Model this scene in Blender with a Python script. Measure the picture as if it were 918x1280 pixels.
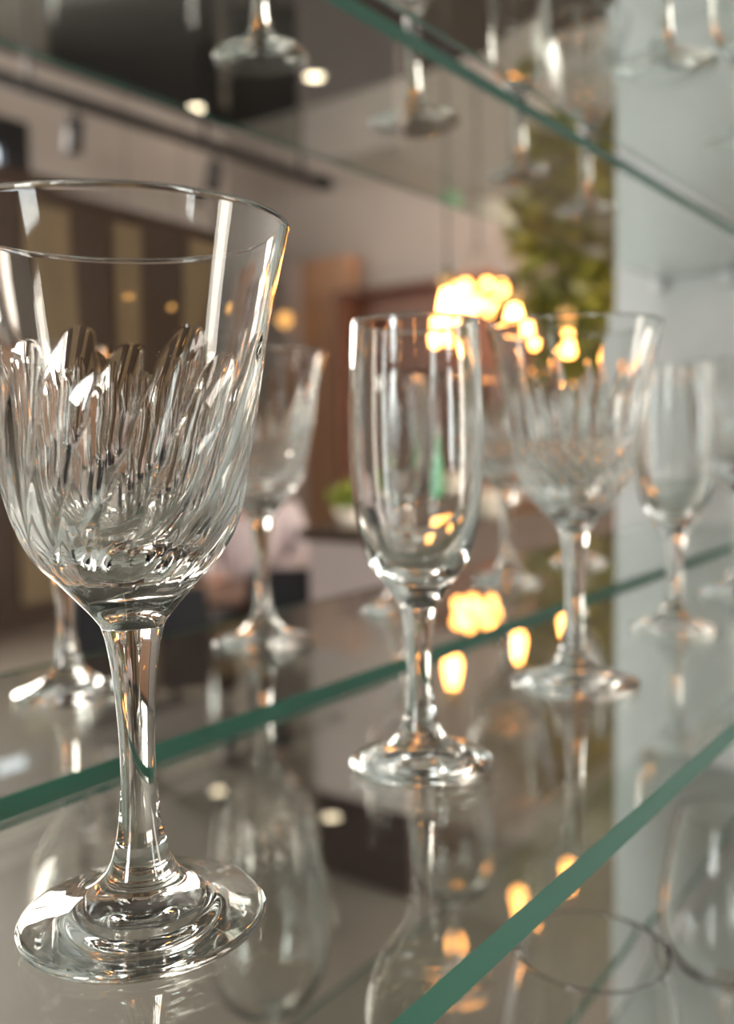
import bpy, bmesh, math, random
import numpy as np
from mathutils import Vector, Matrix

# ------------------------------------------------------------------ scene, camera, world, exposure
for o in list(bpy.data.objects):
    bpy.data.objects.remove(o, do_unlink=True)
S = bpy.context.scene
COL = S.collection
CZ = 1.36                                    # eye height above the floor
X, Y = 0, 1                                  # X runs along the shelves, Y runs away from the viewer through the rack

cam = bpy.data.cameras.new('camera')
cam.sensor_fit = 'VERTICAL'
cam.sensor_height = 23.5
cam.sensor_width = 23.5 * 918 / 1280
cam.lens = 1180.1 / 1280 * 23.5
cam.clip_start = 0.01
cam.dof.use_dof = True
cam.dof.focus_distance = 0.278
cam.dof.aperture_fstop = 4.0
co = bpy.data.objects.new('camera', cam)
COL.objects.link(co)
pitch, roll, yaw = 0.0757088, -0.0194537, 0.63978
fw = Vector((math.cos(yaw), math.sin(yaw), 0)); up = Vector((0, 0, 1)); rt = fw.cross(up)
Fv = fw * math.cos(pitch) - up * math.sin(pitch)
U0 = up * math.cos(pitch) + fw * math.sin(pitch)
Rv = rt * math.cos(roll) + U0 * math.sin(roll)
Uv = U0 * math.cos(roll) - rt * math.sin(roll)
M = Matrix((Rv, Uv, -Fv)).transposed().to_4x4()
M.translation = (0, 0, CZ)
co.matrix_world = M
S.camera = co

S.view_settings.view_transform = 'Standard'
S.view_settings.look = 'None'
S.view_settings.gamma = 1
S.view_settings.use_curve_mapping = False
S.view_settings.exposure = 0.1
S.cycles.max_bounces = 28
S.cycles.transmission_bounces = 26
S.cycles.glossy_bounces = 10
S.cycles.diffuse_bounces = 4
S.cycles.transparent_max_bounces = 8
S.cycles.sample_clamp_indirect = 12
S.cycles.sample_clamp_direct = 0
S.cycles.blur_glossy = 0.3

DAYLIGHT = 32.0          # window panes
BULB = 44.0              # pendant bulbs

w = bpy.data.worlds.new('world'); S.world = w; w.use_nodes = True
w.node_tree.nodes['Background'].inputs[0].default_value = (0.55, 0.7, 1, 1)
w.node_tree.nodes['Background'].inputs[1].default_value = 0.6

# ------------------------------------------------------------------ materials
def new_mat(name):
    m = bpy.data.materials.new(name); m.use_nodes = True
    nt = m.node_tree; nt.nodes.clear()
    out = nt.nodes.new('ShaderNodeOutputMaterial')
    return m, nt, out

def principled(name, col, rough=0.5, metal=0.0, noise=0.0, nscale=5.0, col2=None, bump=0.0, stretch=(1, 1, 1), spec=0.5):
    m, nt, out = new_mat(name)
    b = nt.nodes.new('ShaderNodeBsdfPrincipled')
    b.inputs['Base Color'].default_value = (*col, 1)
    b.inputs['Roughness'].default_value = rough
    b.inputs['Metallic'].default_value = metal
    b.inputs['Specular IOR Level'].default_value = spec
    nt.links.new(b.outputs[0], out.inputs[0])
    if col2 is not None:
        tc = nt.nodes.new('ShaderNodeTexCoord'); mp = nt.nodes.new('ShaderNodeMapping')
        mp.inputs['Scale'].default_value = stretch
        n = nt.nodes.new('ShaderNodeTexNoise'); n.inputs['Scale'].default_value = nscale
        n.inputs['Detail'].default_value = 6; n.inputs['Roughness'].default_value = 0.6
        n.inputs['Distortion'].default_value = noise
        r = nt.nodes.new('ShaderNodeValToRGB')
        r.color_ramp.elements[0].position = 0.35; r.color_ramp.elements[1].position = 0.7
        r.color_ramp.elements[0].color = (*col, 1); r.color_ramp.elements[1].color = (*col2, 1)
        nt.links.new(tc.outputs['Object'], mp.inputs[0]); nt.links.new(mp.outputs[0], n.inputs['Vector'])
        nt.links.new(n.outputs[0], r.inputs[0]); nt.links.new(r.outputs[0], b.inputs['Base Color'])
        if bump:
            bp = nt.nodes.new('ShaderNodeBump'); bp.inputs['Strength'].default_value = bump
            bp.inputs['Distance'].default_value = 0.01
            nt.links.new(n.outputs[0], bp.inputs['Height']); nt.links.new(bp.outputs[0], b.inputs['Normal'])
    return m

def glass_mat(name, col, ior=1.5):
    m, nt, out = new_mat(name)
    g = nt.nodes.new('ShaderNodeBsdfGlass')
    g.inputs['Color'].default_value = (*col, 1); g.inputs['Roughness'].default_value = 0.0
    g.inputs['IOR'].default_value = ior
    nt.links.new(g.outputs[0], out.inputs[0])
    return m

def emit_mat(name, col, strength):
    m, nt, out = new_mat(name)
    e = nt.nodes.new('ShaderNodeEmission')
    e.inputs[0].default_value = (*col, 1); e.inputs[1].default_value = strength
    nt.links.new(e.outputs[0], out.inputs[0])
    return m

MAT = dict(
    crystal=glass_mat('crystal', (0.985, 0.99, 0.985), 1.53),
    pane=glass_mat('shelf_glass', (0.93, 0.955, 0.94), 1.52),
    edge=principled('polished_glass_edge', (0.036, 0.168, 0.114), 0.25, col2=(0.040, 0.185, 0.126), nscale=3),
    marble=principled('pale_marble', (0.64, 0.66, 0.635), 0.32, col2=(0.77, 0.78, 0.76), nscale=3.5, noise=1.2),
    plaster=principled('taupe_plaster', (0.47, 0.425, 0.385), 0.9, col2=(0.51, 0.46, 0.42), nscale=1.2),
    darkplaster=principled('dark_brown_plaster', (0.10, 0.085, 0.075), 0.9, col2=(0.12, 0.10, 0.09), nscale=1.2),
    ceiling=principled('dark_ceiling', (0.022, 0.020, 0.018), 0.9, col2=(0.03, 0.027, 0.025), nscale=2),
    floor=principled('grey_brown_floor', (0.20, 0.175, 0.148), 0.55, col2=(0.24, 0.21, 0.178), nscale=1.5),
    darkwood=principled('dark_brown_wood', (0.045, 0.028, 0.018), 0.45, col2=(0.075, 0.045, 0.028), nscale=2, stretch=(6, 6, 0.6)),
    redwood=principled('red_brown_wood', (0.14, 0.06, 0.035), 0.5, col2=(0.20, 0.085, 0.05), nscale=2, stretch=(6, 6, 0.6)),
    oakwood=principled('olive_brown_wood', (0.20, 0.15, 0.085), 0.5, col2=(0.26, 0.19, 0.11), nscale=2, stretch=(6, 6, 0.6)),
    doorwood=principled('brown_door_wood', (0.42, 0.235, 0.135), 0.45, col2=(0.48, 0.27, 0.16), nscale=2, stretch=(8, 8, 0.5)),
    laminate=principled('taupe_laminate', (0.52, 0.43, 0.40), 0.5, col2=(0.56, 0.465, 0.43), nscale=2),
    kick=principled('dark_kick_board', (0.05, 0.03, 0.026), 0.5, col2=(0.06, 0.036, 0.03), nscale=2),
    black=principled('black_metal', (0.012, 0.012, 0.013), 0.45, col2=(0.018, 0.018, 0.02), nscale=6),
    leather=principled('black_leather', (0.014, 0.015, 0.018), 0.42, col2=(0.02, 0.021, 0.026), nscale=30, bump=0.2),
    chrome=principled('brushed_chrome', (0.75, 0.77, 0.78), 0.22, 1.0, col2=(0.8, 0.82, 0.83), nscale=20),
    brass=principled('aged_brass', (0.35, 0.22, 0.08), 0.35, 1.0, col2=(0.4, 0.26, 0.1), nscale=20),
    leaf=principled('golden_green_leaf', (0.10, 0.13, 0.012), 0.5, col2=(0.30, 0.24, 0.02), nscale=3.0),
    leaf2=principled('fresh_green_leaf', (0.22, 0.30, 0.03), 0.5, col2=(0.36, 0.40, 0.05), nscale=8),
    bark=principled('bark', (0.12, 0.08, 0.05), 0.9, col2=(0.18, 0.12, 0.08), nscale=12, bump=0.4),
    pot=principled('grey_pot', (0.16, 0.15, 0.14), 0.7, col2=(0.2, 0.19, 0.18), nscale=5),
    soil=principled('soil', (0.03, 0.02, 0.014), 1.0, col2=(0.05, 0.035, 0.025), nscale=40, bump=0.5),
    bottle=principled('green_bottle_glass', (0.03, 0.30, 0.11), 0.12, col2=(0.035, 0.34, 0.125), nscale=4),
    white=principled('white_enamel', (0.92, 0.94, 0.94), 0.25, col2=(0.95, 0.96, 0.96), nscale=10),
    cream=principled('cream_ceramic', (0.62, 0.55, 0.45), 0.35, col2=(0.66, 0.6, 0.5), nscale=4),
    skin=principled('skin', (0.48, 0.25, 0.17), 0.55, col2=(0.52, 0.28, 0.2), nscale=12),
    hair=principled('dark_hair', (0.025, 0.016, 0.012), 0.5, col2=(0.04, 0.025, 0.018), nscale=30, stretch=(8, 8, 1)),
    shirt=principled('pale_pink_cotton', (0.72, 0.60, 0.60), 0.85, col2=(0.76, 0.66, 0.66), nscale=10),
    trousers=principled('dark_cotton', (0.02, 0.022, 0.03), 0.85, col2=(0.028, 0.03, 0.04), nscale=14),
    tablewood=principled('table_brown_wood', (0.16, 0.08, 0.045), 0.4, col2=(0.2, 0.105, 0.06), nscale=2, stretch=(1, 8, 1)),
    sky_pane=emit_mat('daylight_pane', (0.96, 1.0, 0.98), DAYLIGHT),
    dim_pane=emit_mat('shaded_daylight_pane', (0.85, 0.93, 1.0), 2.2),
    wall_fill_pane=emit_mat('warm_wall_fill', (1.0, 0.91, 0.80), DAYLIGHT * 1.2),  # glow of the added left window, brightens the far wall
    side_pane=emit_mat('warm_room_fill', (1.0, 0.91, 0.80), DAYLIGHT * 0.35),  # glow of the added front windows, fills the far room
    street_pane=emit_mat('street_daylight_pane', (0.96, 1.0, 0.98), DAYLIGHT * 0.35),
    bulb=emit_mat('warm_bulb', (1.0, 0.36, 0.08), BULB),
    small_bulb=emit_mat('warm_small_bulb', (1.0, 0.36, 0.08), BULB * 0.6),
    globe=emit_mat('amber_globe', (1.0, 0.50, 0.14), 1.6),
    down=emit_mat('warm_downlight', (1.0, 0.80, 0.55), 9.0),
)

# ------------------------------------------------------------------ helpers
def link(name, me, mat, parent=None, loc=None):
    o = bpy.data.objects.new(name, me)
    COL.objects.link(o)
    if mat is not None:
        me.materials.append(MAT[mat] if isinstance(mat, str) else mat)
    if parent is not None: o.parent = parent
    if loc is not None: o.location = loc
    return o

def tag(o, label=None, cat=None, group=None, kind=None):
    if label: o['label'] = label
    if cat: o['category'] = cat
    if group: o['group'] = group
    if kind: o['kind'] = kind
    return o

def thing(name, loc, label, cat, rz=0.0, group=None):
    o = bpy.data.objects.new(name, None); COL.objects.link(o)
    o.location = loc; o.rotation_euler = (0, 0, rz); o.empty_display_size = 0.05
    return tag(o, label, cat, group)

def box(bm, x0, y0, z0, x1, y1, z1):
    v = [bm.verts.new(p) for p in ((x0, y0, z0), (x1, y0, z0), (x1, y1, z0), (x0, y1, z0), (x0, y0, z1), (x1, y0, z1), (x1, y1, z1), (x0, y1, z1))]
    for f in ((0, 3, 2, 1), (4, 5, 6, 7), (0, 1, 5, 4), (1, 2, 6, 5), (2, 3, 7, 6), (3, 0, 4, 7)):
        bm.faces.new([v[i] for i in f])
    return v

def finish(bm, name, bevel=0.0, smooth=False, segs=2):
    if bevel:
        bmesh.ops.bevel(bm, geom=list(bm.edges), offset=bevel, segments=segs, affect='EDGES', profile=0.5)
    me = bpy.data.meshes.new(name)
    bmesh.ops.recalc_face_normals(bm, faces=bm.faces)
    bm.to_mesh(me); bm.free()
    if smooth:
        for p in me.polygons: p.use_smooth = True
    return me

def boxes(name, lst, mat, parent=None, bevel=0.0):
    bm = bmesh.new()
    for b in lst: box(bm, *b)
    return link(name, finish(bm, name, bevel), mat, parent)

def lathe_bm(prof, n=32, cx=0, cy=0, cz=0):
    bm = bmesh.new(); rings = []
    for r, z in prof:
        if r < 1e-6: rings.append([bm.verts.new((cx, cy, cz + z))])
        else: rings.append([bm.verts.new((cx + r * math.cos(2 * math.pi * i / n), cy + r * math.sin(2 * math.pi * i / n), cz + z)) for i in range(n)])
    for a, b in zip(rings, rings[1:]):
        for i in range(n):
            j = (i + 1) % n
            if len(a) == 1 and len(b) == 1: continue
            if len(a) == 1: bm.faces.new((a[0], b[j], b[i]))
            elif len(b) == 1: bm.faces.new((a[i], a[j], b[0]))
            else: bm.faces.new((a[i], a[j], b[j], b[i]))
    return bm

def lathe(name, prof, mat, parent=None, n=32, loc=None, smooth=True):
    return link(name, finish(lathe_bm(prof, n), name, smooth=smooth), mat, parent, loc)

def tube_bm(bm, pts, r, n=10):
    rings = []; pts = [Vector(p) for p in pts]
    for i, p in enumerate(pts):
        d = (pts[min(i + 1, len(pts) - 1)] - pts[max(i - 1, 0)]).normalized()
        a = d.orthogonal().normalized() if i == 0 else (rings_a - d * rings_a.dot(d)).normalized()
        rings_a = a; b = d.cross(a)
        rr = r[i] if isinstance(r, (list, tuple)) else r
        rings.append([bm.verts.new(p + (a * math.cos(2 * math.pi * k / n) + b * math.sin(2 * math.pi * k / n)) * rr) for k in range(n)])
    for A, B in zip(rings, rings[1:]):
        for k in range(n):
            bm.faces.new((A[k], A[(k + 1) % n], B[(k + 1) % n], B[k]))
    bm.faces.new(list(reversed(rings[0]))); bm.faces.new(rings[-1])

def tube(name, pts, r, mat, parent=None, n=10):
    bm = bmesh.new(); tube_bm(bm, pts, r, n)
    return link(name, finish(bm, name, smooth=True), mat, parent)

def copy_tree(o, parent=None):
    c = o.copy(); COL.objects.link(c)
    if parent is not None: c.parent = parent
    for ch in list(o.children): copy_tree(ch, c)
    return c

def W(u, n, z): return (u, n, z + CZ)

# ------------------------------------------------------------------ the room shell
K = 1.4                                      # the far end lies deep in the room
UR, NL, U0R, N0, CH = 5.10 * K, 5.02 * K, -3.2, -3.2, CZ + 2.28 * K
def struct(name, lst, mat, bevel=0.0, label=None):
    o = boxes(name, lst, mat, None, bevel); o['kind'] = 'structure'
    if label: o['label'] = label
    return o
T = 0.15
struct('floor', [(U0R - T, N0 - T, -0.1, UR + T, NL + T, 0)], 'floor', label='grey brown floor of the room behind the rack')
struct('ceiling', [(U0R - T, N0 - T, CH, UR + T, NL + T, CH + 0.1)], 'ceiling', label='dark ceiling high above the room')
struct('wall_far', [(UR, N0 - T, 0, UR + T, NL + T, CH)], 'plaster', label='taupe plaster wall at the far end of the room')

def wall_with_holes(name, axis, pos0, pos1, a0, a1, holes, mat):
    """a wall slab between pos0 and pos1 on the given axis, spanning a0..a1, with rectangular openings (s0, s1, z0, z1)"""
    lst = []; cur = a0
    def bx(s0, s1, z0, z1):
        if s1 - s0 < 1e-4 or z1 - z0 < 1e-4: return
        lst.append((pos0, s0, z0, pos1, s1, z1) if axis == 'x' else (s0, pos0, z0, s1, pos1, z1))
    for s0, s1, z0, z1 in sorted(holes):
        bx(cur, s0, 0, CH); bx(s0, s1, 0, z0); bx(s0, s1, z1, CH); cur = s1
    bx(cur, a1, 0, CH)
    return struct(name, lst, mat)

LW = [(1.9, 3.85, 2.1, 4.25), (4.0, 4.82, CZ + 1.37 * K, CZ + 1.91 * K)]      # added unseen window lighting the far wall; then the high one peeping in
RW = [(0.1, 0.9, 0.9, 3.1)]   # rear wall, facing the marble
FW = [(0.45, 0.95, 0.9, 2.9), (2.0, 4.3, 0.3, 3.9), (4.5, 6.8, 0.3, 3.9)]  # front wall; the two wide unseen windows are added to brighten the far room
wall_with_holes('wall_left', 'y', NL, NL + T, U0R - T, UR, LW, 'plaster')
wall_with_holes('wall_rear', 'x', U0R - T, U0R, N0 - T, NL, RW, 'darkplaster')
wall_with_holes('wall_front', 'y', N0 - T, N0, U0R, UR, FW, 'darkplaster')

def window(k, axis, pos, hole, out, cols=2, rows=1, fr=0.06, pane='sky_pane'):
    s0, s1, z0, z1 = hole
    lst = []
    def bx(a0, a1, b0, b1, d0, d1):
        p0, p1 = sorted((pos + out * d0, pos + out * d1))
        return (p0, a0, b0, p1, a1, b1) if axis == 'x' else (a0, p0, b0, a1, p1, b1)
    o = boxes('window_%d' % k, [bx(s0, s1, z0, z1, 0.10, 0.115)], pane); o['kind'] = 'structure'
    for i in range(cols + 1):
        c = s0 + (s1 - s0) * i / cols
        lst.append(bx(max(s0, c - fr / 2) if i else s0, (min(s1, c + fr / 2)) if i < cols else s1, z0, z1, -0.02, 0.09)
                   if 0 < i < cols else bx(s0 if i == 0 else s1 - fr, s0 + fr if i == 0 else s1, z0, z1, -0.02, 0.09))
    for j in range(rows + 1):
        c = z0 + (z1 - z0) * j / rows
        b0, b1 = (z0, z0 + fr) if j == 0 else ((z1 - fr, z1) if j == rows else (c - fr / 2, c + fr / 2))
        for i in range(cols):
            a0 = s0 + (s1 - s0) * i / cols + (fr if i == 0 else fr / 2)
            a1 = s0 + (s1 - s0) * (i + 1) / cols - (fr if i == cols - 1 else fr / 2)
            lst.append(bx(a0, a1, b0, b1, -0.019, 0.089))
    f = boxes('window_frame', lst, 'black', o)
    return o
n_w = 1
for h in LW:
    if h[0] < 3: window(n_w, 'y', NL, h, 1, 3, 2, 0.06, 'wall_fill_pane')
    else: window(n_w, 'y', NL, h, 1, 1, 1, 0.24, 'dim_pane')
    n_w += 1
for h in RW: window(n_w, 'x', U0R, h, -1, 1 if h[0] < 1 else 3, 2, 0.06, 'sky_pane' if h[0] < 1 else 'wall_fill_pane'); n_w += 1
for h in FW: window(n_w, 'y', N0, h, -1, 1 if h[0] < 1 else 2, 2, 0.06, 'street_pane' if h[0] < 1 else 'side_pane'); n_w += 1

# marble end wall that carries the shelves
struct('wall_right', [(1.57, -1.6, 0, 1.74, 0.63, CH - 0.001)], 'marble', label='pale grey marble wall that the glass shelves run into')

# ------------------------------------------------------------------ far room: joinery on the walls
def panelled(name, u0, u1, n0, n1, z0, z1, axis, cuts, mats, label, cat):
    """a cabinet whose front (facing the room) is split in vertical boards"""
    return None

def far_boxes(name, lst, mat, parent, bevel=0.0):
    ox, oy, oz = parent.location
    return boxes(name, [(a * K - ox, b * K - oy, c - oz, d * K - ox, e * K - oy, f - oz) for a, b, c, d, e, f in lst], mat, parent, bevel)
t = thing('wooden_bulkhead', (3.9 * K, 4.9 * K, 0), 'tall dark wooden panelling with lighter boards along the left wall', 'panelling')
HB = CZ + 1.49 * K
far_boxes('carcass', [(2.80, 4.72, 0, 4.93, 5.015, HB)], 'darkwood', t)
for a, b in ((3.05, 3.42), (3.78, 4.02), (4.5, 4.9)):
    far_boxes('board', [(a, 4.69, 0.12, b, 4.719, HB - 0.10)], 'oakwood', t, 0.004)
far_boxes('cornice', [(2.79, 4.70, HB, 4.95, 5.018, HB + 0.06)], 'darkwood', t, 0.01)

t = thing('low_sideboard', (3.3, 4.9 * K, 0), 'low brown wooden sideboard on the left wall under the added window', 'sideboard')
far_boxes('carcass', [(1.0, 4.70, 0.08, 2.78, 5.015, 1.85)], 'redwood', t, 0.006)
for k in range(4):
    d = far_boxes('door', [(1.03 + 0.437 * k, 4.685, 0.12, 1.03 + 0.437 * k + 0.42, 4.699, 1.80)], 'doorwood', t, 0.004)
far_boxes('plinth', [(1.03, 4.72, 0, 2.75, 5.0, 0.079)], 'kick', t)

t = thing('wooden_pillar', (5.0 * K, 4.05 * K, 0), 'tall brown wooden pillar against the taupe far wall', 'pillar')
far_boxes('shaft', [(4.93, 3.80, 0, 5.095, 4.18, CZ + 1.21 * K)], 'doorwood', t, 0.006)
far_boxes('side_board', [(4.94, 4.181, 0, 5.095, 4.34, CZ + 1.21 * K)], 'laminate', t, 0.004)

t = thing('back_bar_cabinet', (4.95 * K, 3.2 * K, 0), 'red-brown wooden back bar cabinet behind the bulb cluster', 'cabinet')
ht = CZ + 0.95 * K
far_boxes('carcass', [(4.99, 2.68, 0, 5.09, 3.79, ht)], 'redwood', t)
for a, b in ((2.68, 2.72), (3.75, 3.79)):
    far_boxes('side_panel', [(4.78, a, 0, 4.988, b, ht)], 'redwood', t, 0.003)
for z in (0.9, 1.42, 1.94, ht - 0.04):
    far_boxes('shelf', [(4.80, 2.722, z, 4.988, 3.748, z + 0.04)], 'redwood', t, 0.003)
for a, b in ((2.722, 3.23), (3.24, 3.748)):
    d = far_boxes('door', [(4.785, a, 0.1, 4.805, b, 0.88)], 'darkwood', t, 0.003)

# ------------------------------------------------------------------ ceiling track, spots, downlights
zt = CZ + 1.72 * K; nt_ = 4.05 * K
t = thing('track_rail', (3.6 * K, nt_, zt), 'black ceiling track rail running along the left wall', 'track rail')
tube('rail', [(-2.4 * K, 0, 0), (1.49 * K, 0, 0)], 0.050, 'black', t)
for x in (-2.0, -0.80, 0.35, 1.2):
    tube('hanger', [(x * K, 0, 0.0), (x * K, 0, CH - zt - 0.003)], 0.018, 'black', t)
lathe('end_cap', [(0, 0.0), (0.075, 0.0), (0.075, 0.1), (0, 0.1)], 'black', t, 16, (1.42 * K, 0, -0.05))
SPOT = 'spotlights hanging on the track rail'
def spot(x, label):
    s = thing('track_spotlight', (x * K, nt_, zt - 0.052), label, 'spotlight', 0, SPOT)
    tube('arm', [(0, 0, 0.0), (0, 0, -0.07)], 0.012, 'black', s)
    bm = lathe_bm([(0, 0.0), (0.055, 0.0), (0.062, -0.08), (0.062, -0.24), (0.052, -0.24), (0.048, -0.14), (0, -0.14)], 20)
    h = link('lamp_head', finish(bm, 'lamp_head', smooth=True), 'black', s, (0, 0, -0.06))
    h.rotation_euler = (0.25, 0, 0)
    return s
spot(3.06, 'black track spotlight nearer the window, above the big goblet rim')
spot(4.03, 'black track spotlight near the end of the rail by the far corner')
for lab, u, n in (('round warm downlight in the dark ceiling near the left wall', 4.62, 4.80), ('round warm downlight in the dark ceiling over the far room', 4.70, 3.84)):
    d = thing('ceiling_downlight', (u * K, n * K, CH - 0.001), lab, 'downlight', 0, 'downlights in the dark ceiling')
    lathe('trim_ring', [(0.080, 0.0), (0.11, 0.0), (0.11, -0.025), (0.085, -0.025), (0.080, 0.0)], 'black', d, 24)
    lathe('diffuser', [(0, -0.004), (0.079, -0.004), (0.079, -0.016), (0, -0.018)], 'down', d, 24)

# ------------------------------------------------------------------ bar counter and what stands on it
BT = CZ - 0.265
t = thing('bar_counter', (2.22, 1.52, 0), 'long bar counter with taupe end panel and dark brown front', 'bar counter')
boxes('body', [(0.03, 0.02, 0.0, 1.52, 0.34, BT - 0.04)], 'darkwood', t)
boxes('end_panel', [(0.0, 0.0, 0.256, 0.029, 0.36, BT - 0.04)], 'laminate', t, 0.002)
boxes('kick_board', [(0.006, 0.004, 0.0, 0.029, 0.355, 0.254)], 'kick', t, 0.002)
boxes('front_panel', [(0.03, 0.0, 0.0, 1.52, 0.019, BT - 0.04)], 'darkwood', t, 0.002)
boxes('counter_top', [(-0.02, -0.03, BT - 0.039, 1.54, 0.39, BT)], 'darkwood', t, 0.006)

b = thing('green_bottle', (2.62, 1.60, BT + 0.001), 'green glass bottle standing on the bar counter', 'bottle')
lathe('body', [(0, 0), (0.034, 0), (0.037, 0.01), (0.037, 0.12), (0.03, 0.155), (0.0145, 0.185), (0.0135, 0.235), (0.0, 0.235)], 'bottle', b, 24)
lathe('cap', [(0.0, 0.2352), (0.0155, 0.2352), (0.0155, 0.262), (0, 0.262)], 'cream', b, 20)
b = thing('cream_bowl', (2.78, 1.56, BT + 0.001), 'cream ceramic bowl on the bar beside the green bottle', 'bowl')
lathe('bowl', [(0, 0), (0.05, 0), (0.055, 0.008), (0.09, 0.05), (0.105, 0.09), (0.10, 0.09), (0.085, 0.052), (0.05, 0.014), (0, 0.012)], 'cream', b, 32)
b = thing('potted_herb', (2.30, 1.78, BT + 0.001), 'small yellow green potted herb at the end of the bar', 'plant')
lathe('pot', [(0, 0), (0.032, 0), (0.042, 0.06), (0.038, 0.06), (0.03, 0.01), (0, 0.01)], 'cream', b, 24)
random.seed(5)
def leaves(bm, c, rad, count, size, flat=1.0):
    for _ in range(count):
        while True:
            p = Vector((random.uniform(-1, 1), random.uniform(-1, 1), random.uniform(-1, 1)))
            if p.length < 1: break
        pos = Vector(c) + Vector((p.x * rad[0], p.y * rad[1], p.z * rad[2]))
        d = Vector((random.gauss(0, 1), random.gauss(0, 1), random.gauss(-0.4, 0.8))).normalized()
        s = d.cross(Vector((random.gauss(0, 1), random.gauss(0, 1), random.gauss(0, 1)))).normalized()
        nrm = d.cross(s)
        L = size * random.uniform(0.7, 1.3); Wd = L * 0.28
        v = [bm.verts.new(pos), bm.verts.new(pos + d * L * 0.45 + s * Wd + nrm * L * 0.05), bm.verts.new(pos + d * L - nrm * L * 0.1),
             bm.verts.new(pos + d * L * 0.45 - s * Wd + nrm * L * 0.05), bm.verts.new(pos + d * L * 0.45 - nrm * L * 0.02)]
        bm.faces.new((v[0], v[1], v[4])); bm.faces.new((v[1], v[2], v[4])); bm.faces.new((v[2], v[3], v[4])); bm.faces.new((v[3], v[0], v[4]))
bm = bmesh.new(); leaves(bm, (0, 0, 0.10), (0.05, 0.05, 0.045), 160, 0.035)
for k in range(10): tube_bm(bm, [(0, 0, 0.012), (0.02 * math.cos(k), 0.02 * math.sin(k), 0.10)], 0.0015, 5)
link('foliage', finish(bm, 'foliage'), 'leaf2', b)

# tall tree in a pot behind the marble wall's edge
t = thing('potted_tree', (4.22, 1.70, 0), 'tall golden green potted tree beside the marble wall', 'plant')
lathe('pot', [(0, 0), (0.19, 0), (0.25, 0.42), (0.26, 0.45), (0.235, 0.45), (0.20, 0.38), (0, 0.38)], 'pot', t, 32)
lathe('soil', [(0.225, 0.40), (0.1, 0.42), (0, 0.425)], 'soil', t, 24)
bm = bmesh.new()
tube_bm(bm, [(0, 0, 0.38), (0.03, 0.02, 0.9), (-0.02, 0.05, 1.4), (0.02, 0.03, 1.9), (0.0, 0.02, 2.4)], [0.035, 0.03, 0.027, 0.022, 0.008], 12)
for k in range(14):
    a = k * 2.4; z = 1.35 + 0.08 * k; r = 0.35
    tube_bm(bm, [(0.0, 0.04, z), (r * 0.5 * math.cos(a), 0.03 + r * 0.5 * math.sin(a), z + 0.12), (r * math.cos(a), 0.03 + r * math.sin(a), z + 0.2)], [0.012, 0.009, 0.004], 6)
link('trunk', finish(bm, 'trunk', smooth=True), 'bark', t)
bm = bmesh.new()
for k in range(16):
    a = k * 2.4; z = 1.50 + 0.085 * k; r = 0.30 if k < 12 else 0.2
    leaves(bm, (r * math.cos(a), 0.03 + r * math.sin(a), z), (0.24, 0.24, 0.20), 150, 0.11)
link('foliage', finish(bm, 'foliage'), 'leaf', t)

# pendants over the bar
PEND = 'pendant bulbs hanging in a row over the bar'
def pendant(u, n, z, label):
    p = thing('pendant_lamp', W(u, n, z), label, 'pendant lamp', 0, PEND)
    lathe('bulb', [(0, -0.046), (0.008, -0.045), (0.018, -0.037), (0.0225, -0.022), (0.022, -0.004), (0.018, 0.018), (0.0135, 0.035), (0.0125, 0.045), (0, 0.045)], 'bulb', p, 24)
    s = lathe('socket', [(0, 0.0455), (0.0165, 0.0455), (0.018, 0.055), (0.018, 0.085), (0.010, 0.10), (0, 0.10)], 'brass', p, 20)
    tube('cord', [(0, 0, 0.101), (0, 0, CH - CZ - z - 0.02)], 0.003, 'black', p, 6)
    lathe('ceiling_rose', [(0, 0), (0.045, 0), (0.05, -0.018), (0.0, -0.022)], 'black', p, 24, (0, 0, CH - CZ - z - 0.001))
    return p
pendant(2.225, 1.368, 0.355, 'glowing pendant bulb above the flute, leftmost of three over the bar')
pendant(2.545, 1.335, 0.341, 'glowing pendant bulb in the middle of three over the bar')
pendant(2.727, 1.250, 0.303, 'glowing pendant bulb above the diamond cut goblet, rightmost of three')
PEND = 'pendant bulbs on the viewer\'s side of the rack'
for u, n in ((-1.1, -0.75), (-0.55, -1.15), (-1.6, -0.1), (0.15, -1.3), (-1.5, 0.75), (-0.9, 1.5), (0.0, 1.9), (0.7, 2.1)):
    pendant(u, n, 0.42, 'pendant bulb behind the viewer, seen only as orange glints in the glasses')

# cluster chandelier deeper in the room
c = thing('bulb_chandelier', W(6.20, 3.55, 1.056), 'round chandelier of many glowing bulbs deep in the room', 'chandelier')
bm = bmesh.new()
for R_, zz in ((0.165, 0.08), (0.19, -0.03)):
    tube_bm(bm, [(R_ * math.cos(2 * math.pi * k / 36), R_ * math.sin(2 * math.pi * k / 36), zz) for k in range(37)], 0.009, 8)
for k in range(4):
    a = k * math.pi / 2
    tube_bm(bm, [(0.165 * math.cos(a), 0.165 * math.sin(a), 0.08), (0, 0, 0.40)], 0.004, 6)
link('ring_frame', finish(bm, 'ring_frame', smooth=True), 'brass', c)
tube('drop_rod', [(0, 0, 0.40), (0, 0, CH - CZ - 1.056 - 0.004)], 0.008, 'black', c)
bulb_me = None
for k in range(14):
    a = 2 * math.pi * k / 14; zz = 0.04 if k % 2 else -0.075
    if bulb_me is None:
        o = lathe('bulb', [(0, -0.050), (0.026, -0.040), (0.036, -0.014), (0.030, 0.014), (0.016, 0.038), (0, 0.040)], 'small_bulb', c, 16)
        bulb_me = o.data
    else:
        o = link('bulb', bulb_me, None, c)
    o.location = (0.178 * math.cos(a), 0.178 * math.sin(a), zz)

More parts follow.
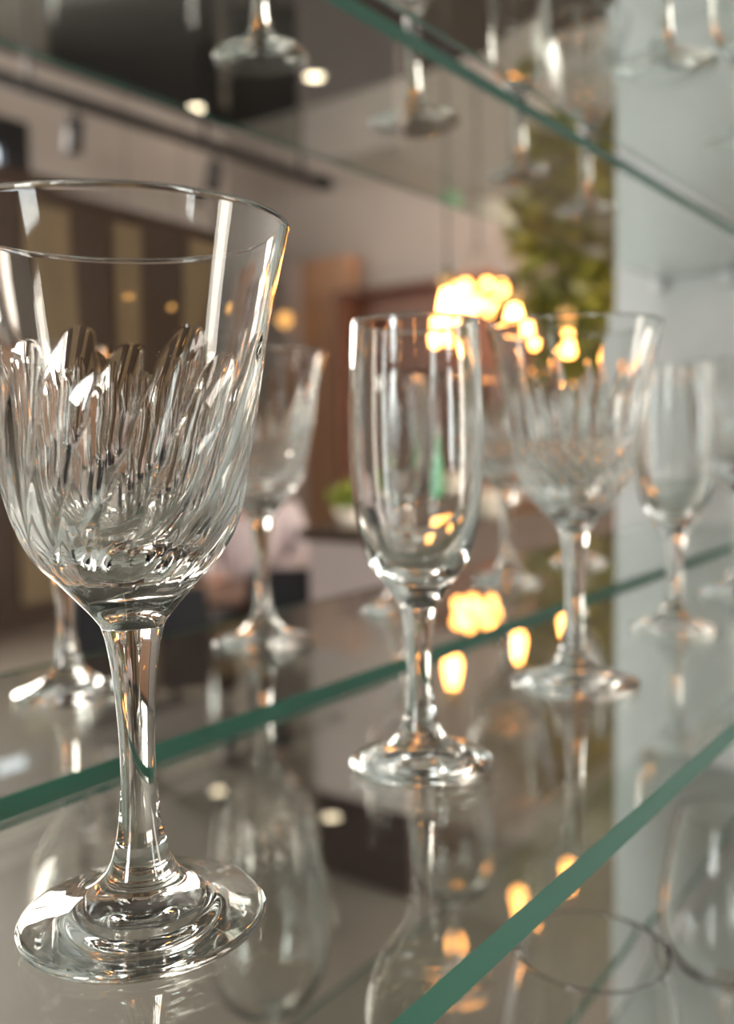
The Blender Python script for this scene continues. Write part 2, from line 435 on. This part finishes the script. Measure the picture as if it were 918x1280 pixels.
# amber globe lamps on the panelling
for lab, u, n, z, r in (('amber globe lamp on the panelling beside the wooden pillar', 6.66, 5.86, 1.127, 0.065),
                        ('small amber lamp seen through the top of the big goblet, nearer the pillar', 5.85, 6.3, 1.18, 0.035),
                        ('small amber lamp seen through the top of the big goblet, further from the pillar', 5.30, 6.38, 1.28, 0.035)):
    g = thing('globe_lamp', W(u, n, z), lab, 'lamp', 0, 'amber globe lamps on the panelling')
    lathe('globe', [(0, -r)] + [(r * math.sin(math.pi * k / 12), -r * math.cos(math.pi * k / 12)) for k in range(1, 12)] + [(0, r)], 'globe', g, 24)
    lathe('cap', [(0, r - 0.003), (0.02, r - 0.003), (0.018, r + 0.02), (0, r + 0.022)], 'brass', g, 16)
    tube('cord', [(0, 0, r + 0.021), (0, 0, CH - CZ - z - 0.001)], 0.004, 'black', g, 6)

# ------------------------------------------------------------------ table, chairs, seated person beyond the rack
t = thing('cafe_table', (2.87, 2.73, 0), 'brown wooden cafe table in front of the seated person', 'table', math.radians(36.7))
boxes('table_top', [(-0.30, -0.45, 0.715, 0.30, 0.45, 0.75)], 'tablewood', t, 0.004)
for sx in (-1, 1):
    for sy in (-1, 1):
        boxes('leg', [(sx * 0.26 - 0.02, sy * 0.40 - 0.02, 0, sx * 0.26 + 0.02, sy * 0.40 + 0.02, 0.714)], 'black', t)
CHAIR = 'black chairs at the cafe table'
def chair(u, n, rz, label):
    c = thing('cafe_chair', (u, n, 0), label, 'chair', rz, CHAIR)    # local +x looks over the seat front
    boxes('seat', [(-0.21, -0.22, 0.405, 0.22, 0.22, 0.45)], 'leather', c, 0.015)
    bm = bmesh.new()
    nx, ny = 6, 10
    g = [[None] * (ny + 1) for _ in range(2 * (nx + 1))]
    for s in range(2):
        for i in range(nx + 1):
            for j in range(ny + 1):
                v = j / ny * 2 - 1; h = i / nx
                g[s * (nx + 1) + i][j] = bm.verts.new((-0.20 - 0.07 * h - 0.03 * (1 - v * v) - (0.028 if s else 0), v * 0.215 * (1 - 0.12 * h * h), 0.60 + 0.33 * h))
    for s in range(2):
        for i in range(nx):
            for j in range(ny):
                A = g[s * (nx + 1) + i]; B = g[s * (nx + 1) + i + 1]
                bm.faces.new((A[j], A[j + 1], B[j + 1], B[j]))
    for i in range(nx):
        for j in (0, ny):
            bm.faces.new((g[i][j], g[i + 1][j], g[nx + 2 + i][j], g[nx + 1 + i][j]))
    for j in range(ny):
        for i in (0, nx):
            bm.faces.new((g[i][j], g[i][j + 1], g[nx + 1 + i][j + 1], g[nx + 1 + i][j]))
    link('backrest', finish(bm, 'backrest', smooth=False), 'leather', c)
    for s in (-1, 1):
        tube('leg', [(0.19, s * 0.19, 0.404), (0.22, s * 0.21, 0.0)], 0.013, 'chrome', c)
        tube('leg', [(-0.25, s * 0.20, 0.66), (-0.20, s * 0.195, 0.43), (-0.24, s * 0.21, 0.0)], 0.013, 'chrome', c)
    return c
aim = math.radians(36.7)
chair(2.06, 2.42, aim + 0.1, 'black leather chair with its back to the glass shelves')
chair(2.66, 2.29, aim + 0.1, 'black leather chair tucked beside the bar counter end')
chair(3.26, 3.10, aim + math.pi, 'black leather chair under the seated person')

def skin_mesh(verts, edges, radii, sub=2):
    me = bpy.data.meshes.new('tmp'); me.from_pydata(verts, edges, [])
    o = bpy.data.objects.new('tmp', me); COL.objects.link(o)
    o.modifiers.new('s', 'SKIN')
    for i, r in enumerate(radii): me.skin_vertices[0].data[i].radius = r if isinstance(r, tuple) else (r, r)
    me.skin_vertices[0].data[0].use_root = True
    m = o.modifiers.new('d', 'SUBSURF'); m.levels = sub; m.render_levels = sub
    dg = bpy.context.evaluated_depsgraph_get()
    r = bpy.data.meshes.new_from_object(o.evaluated_get(dg))
    bpy.data.objects.remove(o); bpy.data.meshes.remove(me)
    return r
def fuse(name, meshes, mat, parent, voxel):
    bm = bmesh.new()
    for m in meshes: bm.from_mesh(m)
    me = bpy.data.meshes.new(name); bm.to_mesh(me); bm.free()
    o = link(name, me, mat, parent)
    rm = o.modifiers.new('r', 'REMESH'); rm.mode = 'VOXEL'; rm.voxel_size = voxel
    sm = o.modifiers.new('c', 'SMOOTH'); sm.factor = 0.5; sm.iterations = 3
    dg = bpy.context.evaluated_depsgraph_get()
    me2 = bpy.data.meshes.new_from_object(o.evaluated_get(dg)); o.modifiers.clear()
    o.data = me2
    for p in me2.polygons: p.use_smooth = True
    return o
def ell_mesh(c, r, shape=None, n=24):
    bm = bmesh.new(); bmesh.ops.create_uvsphere(bm, u_segments=n, v_segments=n // 2 + 4, radius=1)
    for v in bm.verts:
        if shape: shape(v.co)
        v.co = Vector((v.co.x * r[0] + c[0], v.co.y * r[1] + c[1], v.co.z * r[2] + c[2]))
    me = bpy.data.meshes.new('tmp'); bm.to_mesh(me); bm.free(); return me
# local frame: +y is where the person looks, +x their right
P = thing('person', (3.22, 3.06, 0), 'seated person with dark hair in a pale pink shirt, forearms on the table', 'person', aim + math.pi / 2 + 0.05)
tv = [(0, 0, 0.55), (0, -0.01, 0.72), (0, -0.02, 0.90), (0, -0.02, 1.03), (0, 0.0, 1.10), (0, 0.02, 1.17)]
te = [(0, 1), (1, 2), (2, 3), (3, 4), (4, 5)]
tr = [(0.15, 0.11), (0.135, 0.10), (0.155, 0.105), (0.12, 0.08), (0.055, 0.055), (0.052, 0.052)]
av, ae, ar = list(tv), list(te), list(tr)
for s in (-1, 1):
    k = len(av)
    av += [(s * 0.165, -0.02, 1.035), (s * 0.235, 0.06, 0.84), (s * 0.17, 0.26, 0.80), (s * 0.155, 0.31, 0.795)]
    ar += [0.055, 0.042, 0.030, 0.027]
    ae += [(3, k), (k, k + 1), (k + 1, k + 2), (k + 2, k + 3)]
lv, le, lr = list(av), list(ae), list(ar)
for s in (-1, 1):
    k = len(lv)
    lv += [(s * 0.095, 0.03, 0.55), (s * 0.12, 0.42, 0.53), (s * 0.12, 0.41, 0.30), (s * 0.12, 0.38, 0.10), (s * 0.125, 0.45, 0.05), (s * 0.13, 0.55, 0.04)]
    lr += [0.085, 0.062, 0.055, 0.040, 0.042, 0.035]
    le += [(0, k), (k, k + 1), (k + 1, k + 2), (k + 2, k + 3), (k + 3, k + 4), (k + 4, k + 5)]
def face(co):
    if co.y > 0:
        co.y *= 0.95
        nose = math.exp(-((co.x / 0.16) ** 2 + ((co.z + 0.12) / 0.2) ** 2)); co.y += 0.22 * nose
        for s in (-1, 1): co.y -= 0.10 * math.exp(-(((co.x - s * 0.38) / 0.18) ** 2 + ((co.z - 0.05) / 0.13) ** 2))
        co.y += 0.06 * math.exp(-((co.x / 0.28) ** 2 + ((co.z + 0.45) / 0.09) ** 2))
        co.y += 0.08 * math.exp(-((co.x / 0.3) ** 2 + ((co.z + 0.8) / 0.2) ** 2))
    if co.z < 0: co.x *= 1 + 0.28 * co.z
meshes = [skin_mesh(lv, le, lr), ell_mesh((0, 0.035, 1.275), (0.076, 0.098, 0.118), face, 40)]
for s in (-1, 1):
    meshes.append(ell_mesh((s * 0.078, 0.025, 1.265), (0.012, 0.020, 0.032)))
    palm = [(s * 0.155, 0.305, 0.795), (s * 0.145, 0.345, 0.785), (s * 0.137, 0.385, 0.775)]
    meshes.append(skin_mesh(palm, [(0, 1), (1, 2)], [(0.026, 0.02), (0.034, 0.016), (0.036, 0.014)]))
    for q, (off, ln) in enumerate(((-0.027, 0.062), (-0.009, 0.074), (0.009, 0.070), (0.027, 0.054))):
        bx_, by_ = s * (0.137 + off * -1), 0.378
        meshes.append(skin_mesh([(bx_, by_, 0.777), (bx_ - s * 0.005, by_ + ln * 0.55, 0.779), (bx_ - s * 0.010, by_ + ln, 0.766)], [(0, 1), (1, 2)], [0.0095, 0.0085, 0.0075]))
    meshes.append(skin_mesh([(s * 0.125, 0.335, 0.785), (s * 0.098, 0.365, 0.782), (s * 0.088, 0.395, 0.774)], [(0, 1), (1, 2)], [0.012, 0.0105, 0.009]))
fuse('body', meshes, 'skin', P, 0.006)
sv = av[:4] + [(0, 0.0, 1.085)]; 
keep = list(range(4)) + list(range(6, len(av)))
remap = {o_: i_ for i_, o_ in enumerate(keep)}
sv = [av[i] for i in keep]; se = [(remap[a], remap[b]) for a, b in ae if a in remap and b in remap]
sr = [tuple(x + 0.014 for x in (ar[i] if isinstance(ar[i], tuple) else (ar[i], ar[i]))) for i in keep]
fuse('shirt', [skin_mesh(sv[:-4] + sv[-4:], se, sr)], 'shirt', P, 0.008)
keep = [0] + list(range(len(av), len(lv)))
remap = {o_: i_ for i_, o_ in enumerate(keep)}
drop = []
tv2 = [lv[i] for i in keep]; te2 = [(remap[a], remap[b]) for a, b in le if a in remap and b in remap]
tr2 = [tuple(x + 0.012 for x in (lr[i] if isinstance(lr[i], tuple) else (lr[i], lr[i]))) for i in keep]
fuse('trousers', [skin_mesh(tv2, te2, tr2)], 'trousers', P, 0.009)
def hairshape(co):
    if co.y > 0.25 and co.z < 0.45: co.y = 0.25 + (co.y - 0.25) * 0.05
bmh = [ell_mesh((0, 0.012, 1.295), (0.090, 0.108, 0.118), hairshape), ell_mesh((0, -0.05, 1.22), (0.075, 0.05, 0.11))]
fuse('hair', bmh, 'hair', P, 0.008)

MAT['eye'] = principled('eye_white', (0.75, 0.72, 0.70), 0.3, col2=(0.78, 0.75, 0.73), nscale=20)
MAT['lip'] = principled('lip', (0.42, 0.15, 0.13), 0.5, col2=(0.45, 0.17, 0.15), nscale=20)
for s in (-1, 1):
    e = fuse('eye', [ell_mesh((s * 0.030, 0.104, 1.283), (0.0135, 0.0105, 0.0085))], 'eye', P, 0.0015)
    link('iris', ell_mesh((s * 0.030, 0.1125, 1.283), (0.0055, 0.0030, 0.0055)), 'hair', e)
    fuse('eyebrow', [ell_mesh((s * 0.031, 0.116, 1.302), (0.017, 0.005, 0.0035))], 'hair', P, 0.0015)
fuse('lips', [ell_mesh((0, 0.122, 1.2235), (0.021, 0.006, 0.0042)), ell_mesh((0, 0.1225, 1.2165), (0.018, 0.006, 0.0042))], 'lip', P, 0.0015)

# ------------------------------------------------------------------ glass shelves
TH = 0.0105
def shelf(u0, u1, n0, n1, ztop, label, group='clear glass shelves of the rack'):
    s = thing('glass_shelf', W(u0, n0, ztop), label, 'glass shelf', 0, group)
    L, D = u1 - u0, n1 - n0
    bm = bmesh.new()
    for z, flip in ((0, False), (-TH, True)):
        v = [bm.verts.new((x, y, z)) for x, y in ((0, 0), (L, 0), (L, D), (0, D))]
        bm.faces.new(v if not flip else list(reversed(v)))
    me = bpy.data.meshes.new('pane'); bm.to_mesh(me); bm.free(); link('pane', me, 'pane', s)
    for nm, a, b in (('front_edge', (0, 0), (L, 0)), ('back_edge', (L, D), (0, D)), ('end_edge', (L, 0), (L, D)), ('end_edge', (0, D), (0, 0))):
        bm = bmesh.new()
        v = [bm.verts.new((*a, -TH)), bm.verts.new((*b, -TH)), bm.verts.new((*b, 0)), bm.verts.new((*a, 0))]
        bm.faces.new(v); me = bpy.data.meshes.new(nm); bm.to_mesh(me); bm.free()
        e = link(nm, me, 'edge', s); e['label'] = 'green polished edge of the glass'
    return s
UE = 1.567
F0, F1, B0, B1 = 0.1325, 0.330, 0.3545, 0.553
ZU, ZM, ZL = 0.2655, -0.146, -0.552
shelf(-0.45, UE, F0, F1, ZM, 'clear glass shelf carrying the big swirl cut goblet and the champagne flute')
shelf(-0.45, UE, B0, B1, ZM, 'clear glass shelf behind the nearest one, its green front edge crossing the middle')
shelf(-0.45, UE, F0, F1, ZU, 'clear glass shelf overhead at the top right, nearer the viewer')
shelf(-0.45, UE, B0, B1, ZU, 'clear glass shelf overhead with its green edge crossing the top right')
shelf(-0.45, UE, F0, F1, ZL, 'clear glass shelf on the lower level under the nearest shelf')
shelf(-0.45, UE, B0 + 0.014, B1 + 0.02, ZL, 'lower level glass shelf at the bottom right with a thin green edge')

def peg(n, z, label):
    p = thing('shelf_peg', W(1.5695, n, z), label, 'shelf support', 0, 'round pegs holding the shelves on the marble wall')
    bm = lathe_bm([(0, 0), (0.013, 0), (0.013, 0.003), (0.0085, 0.005), (0.0085, 0.022), (0.011, 0.024), (0.011, 0.029), (0.009, 0.031), (0, 0.031)], 24)
    h = link('stud', finish(bm, 'stud', smooth=True), 'white', p); h.rotation_euler = (0, -math.pi / 2, 0)
peg(0.547, ZU - TH - 0.0125, 'round white peg on the marble wall under the upper shelf, nearer the wall edge')
peg(0.439, ZU - TH - 0.0125, 'round white peg on the marble wall at the right picture edge')

# ------------------------------------------------------------------ stemware (profiles in millimetres)
def spline(pts, step):
    """Catmull-Rom through the points, resampled about every `step` mm"""
    P_ = [np.array(p, float) for p in pts]; out = []
    for i in range(len(P_) - 1):
        p1, p2 = P_[i], P_[i + 1]
        L = np.linalg.norm(p2 - p1)
        m1 = (p2 - P_[i - 1]) * L / (np.linalg.norm(p2 - p1) + np.linalg.norm(p1 - P_[i - 1])) if i > 0 else (p2 - p1)
        m2 = (P_[i + 2] - p1) * L / (np.linalg.norm(P_[i + 2] - p2) + L) if i + 2 < len(P_) else (p2 - p1)
        k = max(2, int(math.ceil(L / step)))
        for j in range(k):
            t_ = j / k; t2, t3 = t_ * t_, t_ ** 3
            out.append((2 * t3 - 3 * t2 + 1) * p1 + (t3 - 2 * t2 + t_) * m1 + (-2 * t3 + 3 * t2) * p2 + (t3 - t2) * m2)
    out.append(P_[-1])
    return out

def stemware(name, sections, nth, disp=None, mat='crystal', label=None, cat='glass', rings=None):
    """sections: list of (part name, profile list of (r, z) mm); consecutive sections share their joining point.
    One watertight revolved surface is built, its vertex normals taken over the whole, then cut into the part meshes."""
    prof = []; cuts = []
    for nm, pts in sections:
        st = len(prof) - 1 if prof else 0
        prof += pts if not prof else pts[1:]
        cuts.append((nm, st, len(prof) - 1))
    A = np.array(prof); n = len(A)
    th = np.arange(nth) * 2 * np.pi / nth
    R_ = np.repeat(A[:, :1], nth, 1); Z_ = np.repeat(A[:, 1:], nth, 1)
    if disp is not None: R_ = R_ - disp(np.arange(n)[:, None], A[:, 0][:, None], A[:, 1][:, None], th[None, :])
    V = np.stack([R_ * np.cos(th), R_ * np.sin(th), Z_], -1) / 1000.0
    dt = np.roll(V, -1, 1) - np.roll(V, 1, 1)
    ds = np.empty_like(V); ds[1:-1] = V[2:] - V[:-2]; ds[0] = V[1] - V[0]; ds[-1] = V[-1] - V[-2]
    N = np.cross(dt, ds); l = np.linalg.norm(N, axis=-1, keepdims=True); N = N / np.maximum(l, 1e-12)
    root = thing(name, (0, 0, 0), label, cat)
    for nm, a, b in cuts:
        idx = range(a, b + 1); verts = []; norms = []; ring = []
        for i in idx:
            if A[i, 0] < 1e-6:
                ring.append([len(verts)]); verts.append((0, 0, A[i, 1] / 1000)); norms.append((0, 0, -1.0 if i == 0 else 1.0))
            else:
                ring.append(list(range(len(verts), len(verts) + nth))); verts += V[i].tolist(); norms += N[i].tolist()
        faces = []
        for p, q in zip(ring, ring[1:]):
            for k in range(nth):
                j = (k + 1) % nth
                if len(p) == 1: faces.append((p[0], q[j], q[k]))
                elif len(q) == 1: faces.append((p[k], p[j], q[0]))
                else: faces.append((p[k], p[j], q[j], q[k]))
        me = bpy.data.meshes.new(nm); me.from_pydata(verts, [], faces)
        for p in me.polygons: p.use_smooth = True
        me.update(); me.normals_split_custom_set_from_vertices(norms)
        link(nm, me, mat, root)
    return root

FOOT_G = spline([(0, 3.0), (8, 2.6), (15, 1.2), (19, 0.2), (24, 0.6), (33, 0.35), (36, 0.2), (37.3, 1.2), (37.4, 2.4), (36.4, 3.3), (32, 4.4), (25, 6.2), (19, 8.6), (14.5, 11.8), (11, 15.5), (8.8, 20)], 1.2)
STEM_G = spline([(8.8, 20), (7.0, 28), (5.8, 38), (5.3, 50), (5.7, 64), (6.7, 77), (8.2, 87), (9.6, 92)], 1.5)
def bowl_g(step):
    outer = spline([(9.6, 92), (12.2, 95.5), (16.6, 100.5), (21.6, 106), (27.6, 112.5), (32.6, 122), (35.8, 135.5), (38.4, 150), (40.8, 165), (43.6, 180), (46.6, 194), (49.8, 207.5)], step)
    rim = spline([(49.8, 207.5), (50.1, 208.7), (48.9, 209.7), (47.4, 209.0), (46.9, 207.4)], 0.4)
    inner = spline([(46.9, 207.4), (44.0, 194), (41.0, 180), (37.9, 165), (35.0, 150), (31.6, 137), (27.6, 127), (21.6, 119.5), (14.0, 114.6), (7, 112.4), (0, 111.8)], 2.0)
    return outer, rim, inner

def sm(x): x = np.clip(x, 0, 1); return x * x * (3 - 2 * x)
# swirl-cut goblet
o_, r_, i_ = bowl_g(0.5)
SW_BOWL = o_ + r_[1:] + i_[1:]
n0 = len(FOOT_G) + len(STEM_G) - 2
n_out = n0 + len(o_)
def disp_swirl(i, r, z, th):
    on = (i > n0) & (i < n_out)
    Nc = 19
    jit = np.array([0.9, 1.1, 0.8, 1.0, 1.2, 0.85, 1.05, 0.95, 1.15, 0.8, 1.1, 1.0, 0.9, 1.2, 0.85, 1.05, 0.9, 1.1, 1.0])
    ph = Nc * (th - 0.0105 * (z - 140) + 0.00004 * (z - 140) ** 2) / (2 * np.pi)
    k = np.floor(ph); s = (ph - k) * 2 - 1                      # -1..1 across one cut
    alt = np.mod(k, 2)
    top = 176 - 5 * alt - 6 * (jit[np.mod(k, 19).astype(int)] - 1)
    D = (1 + 0.14 * np.sin(2 * np.pi * z / 15 + 2.1 * k)) * jit[np.mod(k, 19).astype(int)] * sm((z - 103) / 16) * np.sqrt(np.clip((top - z) / 16, 0, 1))
    cut = np.maximum(0, D - 1.15 * np.abs(s) ** 2)
    return np.where(on, cut, 0)
SW = stemware('swirl_cut_goblet', [('foot', FOOT_G), ('stem', STEM_G), ('bowl', SW_BOWL)], 480, disp_swirl,
              label='large swirl cut crystal goblet close up at the left', cat='goblet')
SW.location = W(0.183, 0.225, ZM + 0.0003)

# diamond-cut goblet
o_, r_, i_ = bowl_g(0.7)
DI_BOWL = o_ + r_[1:] + i_[1:]
n_out2 = n0 + len(o_)
def disp_diamond(i, r, z, th):
    on = (i > n0) & (i < n_out2)
    Nc = 24
    zz = z - 120
    def vcut(ph, wd): s = np.abs((ph - np.floor(ph)) * 2 - 1); return np.maximum(0, 1 - s / wd)
    k = 0.028
    a = vcut(Nc * (th + k * zz) / (2 * np.pi), 0.85); b = vcut(Nc * (th - k * zz) / (2 * np.pi), 0.85)
    dia = 1.3 * np.maximum(a, b) * sm((z - 106) / 4) * sm((152 - z) / 16)
    Nb = 24
    ph = Nb * th / (2 * np.pi); kk = np.floor(ph); s = np.abs((ph - kk) * 2 - 1)
    top = 196 - 16 * np.mod(kk, 2)
    D = 1.6 * sm((z - 132) / 16) * np.clip((top - z) / 34, 0, 1)
    blade = np.maximum(0, D - 1.7 * s)
    return np.where(on, np.maximum(dia, blade), 0)
DI = stemware('diamond_cut_goblet', [('foot', FOOT_G), ('stem', STEM_G), ('bowl', DI_BOWL)], 364, disp_diamond, label='x', cat='goblet')

# champagne flute
FOOT_F = spline([(0, 3.2), (7, 2.6), (13, 1.0), (17, 0.2), (22, 0.6), (29, 0.35), (31, 0.2), (32.2, 1.2), (32.3, 2.4), (31.4, 3.3), (27, 4.8), (21, 7.0), (15, 10.2), (11, 14), (8.6, 18)], 1.2)
STEM_F = spline([(8.6, 18), (6.7, 25), (5.7, 34), (5.3, 44), (5.9, 56), (7.2, 66), (8.6, 72)], 1.5)
FL_BOWL = spline([(8.6, 72), (11.5, 77), (15.8, 83), (20.0, 89), (23.4, 96), (26.0, 105), (27.6, 115), (28.9, 128), (29.4, 142), (29.3, 160), (28.6, 180), (27.9, 195.5)], 1.2) \
    + spline([(27.9, 195.5), (28.0, 196.6), (27.0, 197.3), (25.9, 196.7), (25.8, 195.5)], 0.4)[1:] \
    + spline([(25.8, 195.5), (26.9, 180), (27.5, 160), (27.4, 142), (26.7, 128), (25.1, 115), (22.6, 105), (19.0, 97), (13, 89.5), (6, 86), (0, 85)], 2.0)[1:]
FL = stemware('champagne_flute', [('foot', FOOT_F), ('stem', STEM_F), ('bowl', FL_BOWL)], 128, None, label='x', cat='flute')

# tulip wine glass and big red-wine glass on the lower level
FOOT_W = spline([(0, 1.2), (20, 1.0), (33, 0.3), (36, 0.2), (37, 0.9), (36.8, 1.7), (32, 2.4), (20, 3.8), (11, 6.5), (6.5, 11), (4.4, 17)], 1.5)
STEM_W = spline([(4.4, 17), (3.5, 30), (3.4, 45), (3.6, 60), (4.6, 70), (6.5, 76)], 2)
WI_BOWL = spline([(6.5, 76), (11, 79.5), (20, 84.5), (31, 93), (38.5, 106), (41.6, 122), (41, 140), (37.6, 162), (32.6, 186), (30.2, 199)], 1.5) \
    + spline([(30.2, 199), (30.0, 200), (29.3, 200.2), (28.7, 199.8), (28.6, 199)], 0.4)[1:] \
    + spline([(28.6, 199), (31.2, 186), (36.2, 162), (39.6, 140), (40.2, 122), (37, 107), (29.6, 95), (19, 87), (9, 83), (0, 82)], 2)[1:]
WI = stemware('tulip_wine_glass', [('foot', FOOT_W), ('stem', STEM_W), ('bowl', WI_BOWL)], 96, None, label='x', cat='wine glass')
BO_BOWL = spline([(6.5, 76), (12, 80), (24, 87), (37, 99), (46, 117), (50.5, 138), (51, 160), (48.5, 190), (43.5, 222), (38.6, 248)], 1.8) \
    + spline([(38.6, 248), (38.5, 249.1), (37.8, 249.4), (37.2, 249), (37.0, 248)], 0.4)[1:] \
    + spline([(37.0, 248), (42, 222), (47, 190), (49.5, 160), (49, 138), (44.4, 118), (35.4, 101), (23, 90), (10, 84), (0, 83)], 2)[1:]
BO = stemware('red_wine_glass', [('foot', FOOT_W), ('stem', STEM_W), ('bowl', BO_BOWL)], 96, None, label='x', cat='wine glass')

placed = {}
def put(proto, u, n, z, label, group, rz=0.0, sc=1.0):
    o = proto if proto.name not in placed else copy_tree(proto)
    placed[proto.name] = 1
    o.location = W(u, n, z + 0.0003); o.rotation_euler = (0, 0, rz); o.scale = (sc, sc, sc)
    o['label'] = label; o['group'] = group
    return o
GF = 'crystal stemware on the near shelf'; GB = 'crystal stemware on the second shelf'
GU = 'crystal stemware on the upper back shelf'; GV = 'crystal stemware on the upper front shelf'; GL = 'plain wine glasses on the lower level'
SW['group'] = GF
put(FL, 0.346, 0.230, ZM, 'clear champagne flute standing alone in the middle, just right of the big goblet', GF)
put(DI, 0.511, 0.230, ZM, 'diamond cut crystal goblet on the near shelf under the rightmost pendant bulb', GF, 0.1)
put(FL, 0.695, 0.233, ZM, 'clear champagne flute on the near shelf in front of the marble wall', GF, 0.4)
put(DI, 0.880, 0.236, ZM, 'crystal goblet cut off by the right picture edge on the near shelf', GF, 0.5)
put(FL, 0.333, 0.469, ZM, 'clear flute on the second shelf, mostly hidden behind the big goblet', GB, 0.2)
put(DI, 0.501, 0.469, ZM, 'cut crystal goblet on the second shelf between big goblet and flute', GB, 0.3)
put(FL, 0.653, 0.455, ZM, 'clear flute on the second shelf seen through the middle champagne flute', GB, 0.6)
put(DI, 0.848, 0.455, ZM, 'cut crystal goblet on the second shelf between the flute and the diamond cut goblet', GB, 0.8)
put(FL, 1.014, 0.450, ZM, 'clear flute on the second shelf, hidden behind the diamond cut goblet', GB, 0.9)
put(DI, 0.335, 0.462, ZU, 'crystal goblet foot at the top left corner on the overhead shelf', GU, 0.15)
put(FL, 0.492, 0.448, ZU, 'clear flute on the overhead shelf, leftmost full foot near the warm downlight', GU, 0.35)
put(DI, 0.668, 0.441, ZU, 'crystal goblet on the overhead shelf just below the start of its green edge', GU, 0.55)
put(FL, 0.862, 0.445, ZU, 'clear flute on the overhead shelf left of the golden green tree', GU, 0.75)
put(DI, 1.048, 0.456, ZU, 'crystal goblet on the overhead shelf in front of the golden green tree', GU, 0.95)
put(DI, 0.688, 0.241, ZU, 'crystal goblet on the nearer overhead shelf in front of the marble wall', GV, 0.25)
put(FL, 0.905, 0.246, ZU, 'clear flute on the nearer overhead shelf at the right picture edge', GV, 0.45)
put(BO, 0.540, 0.512, ZL, 'wide red wine glass on the lower level beside the big goblet foot', GL)
put(BO, 0.472, 0.203, ZL, 'wide red wine glass, its rim near the frame bottom under the nearest shelf edge', GL, 0.4, 1.085)
put(WI, 0.791, 0.487, ZL, 'tulip wine glass on the lower level, seen under the middle champagne flute', GL)
put(WI, 0.780, 0.220, ZL, 'tulip wine glass on the lower level at the bottom right corner', GL, 0.3, 1.2)
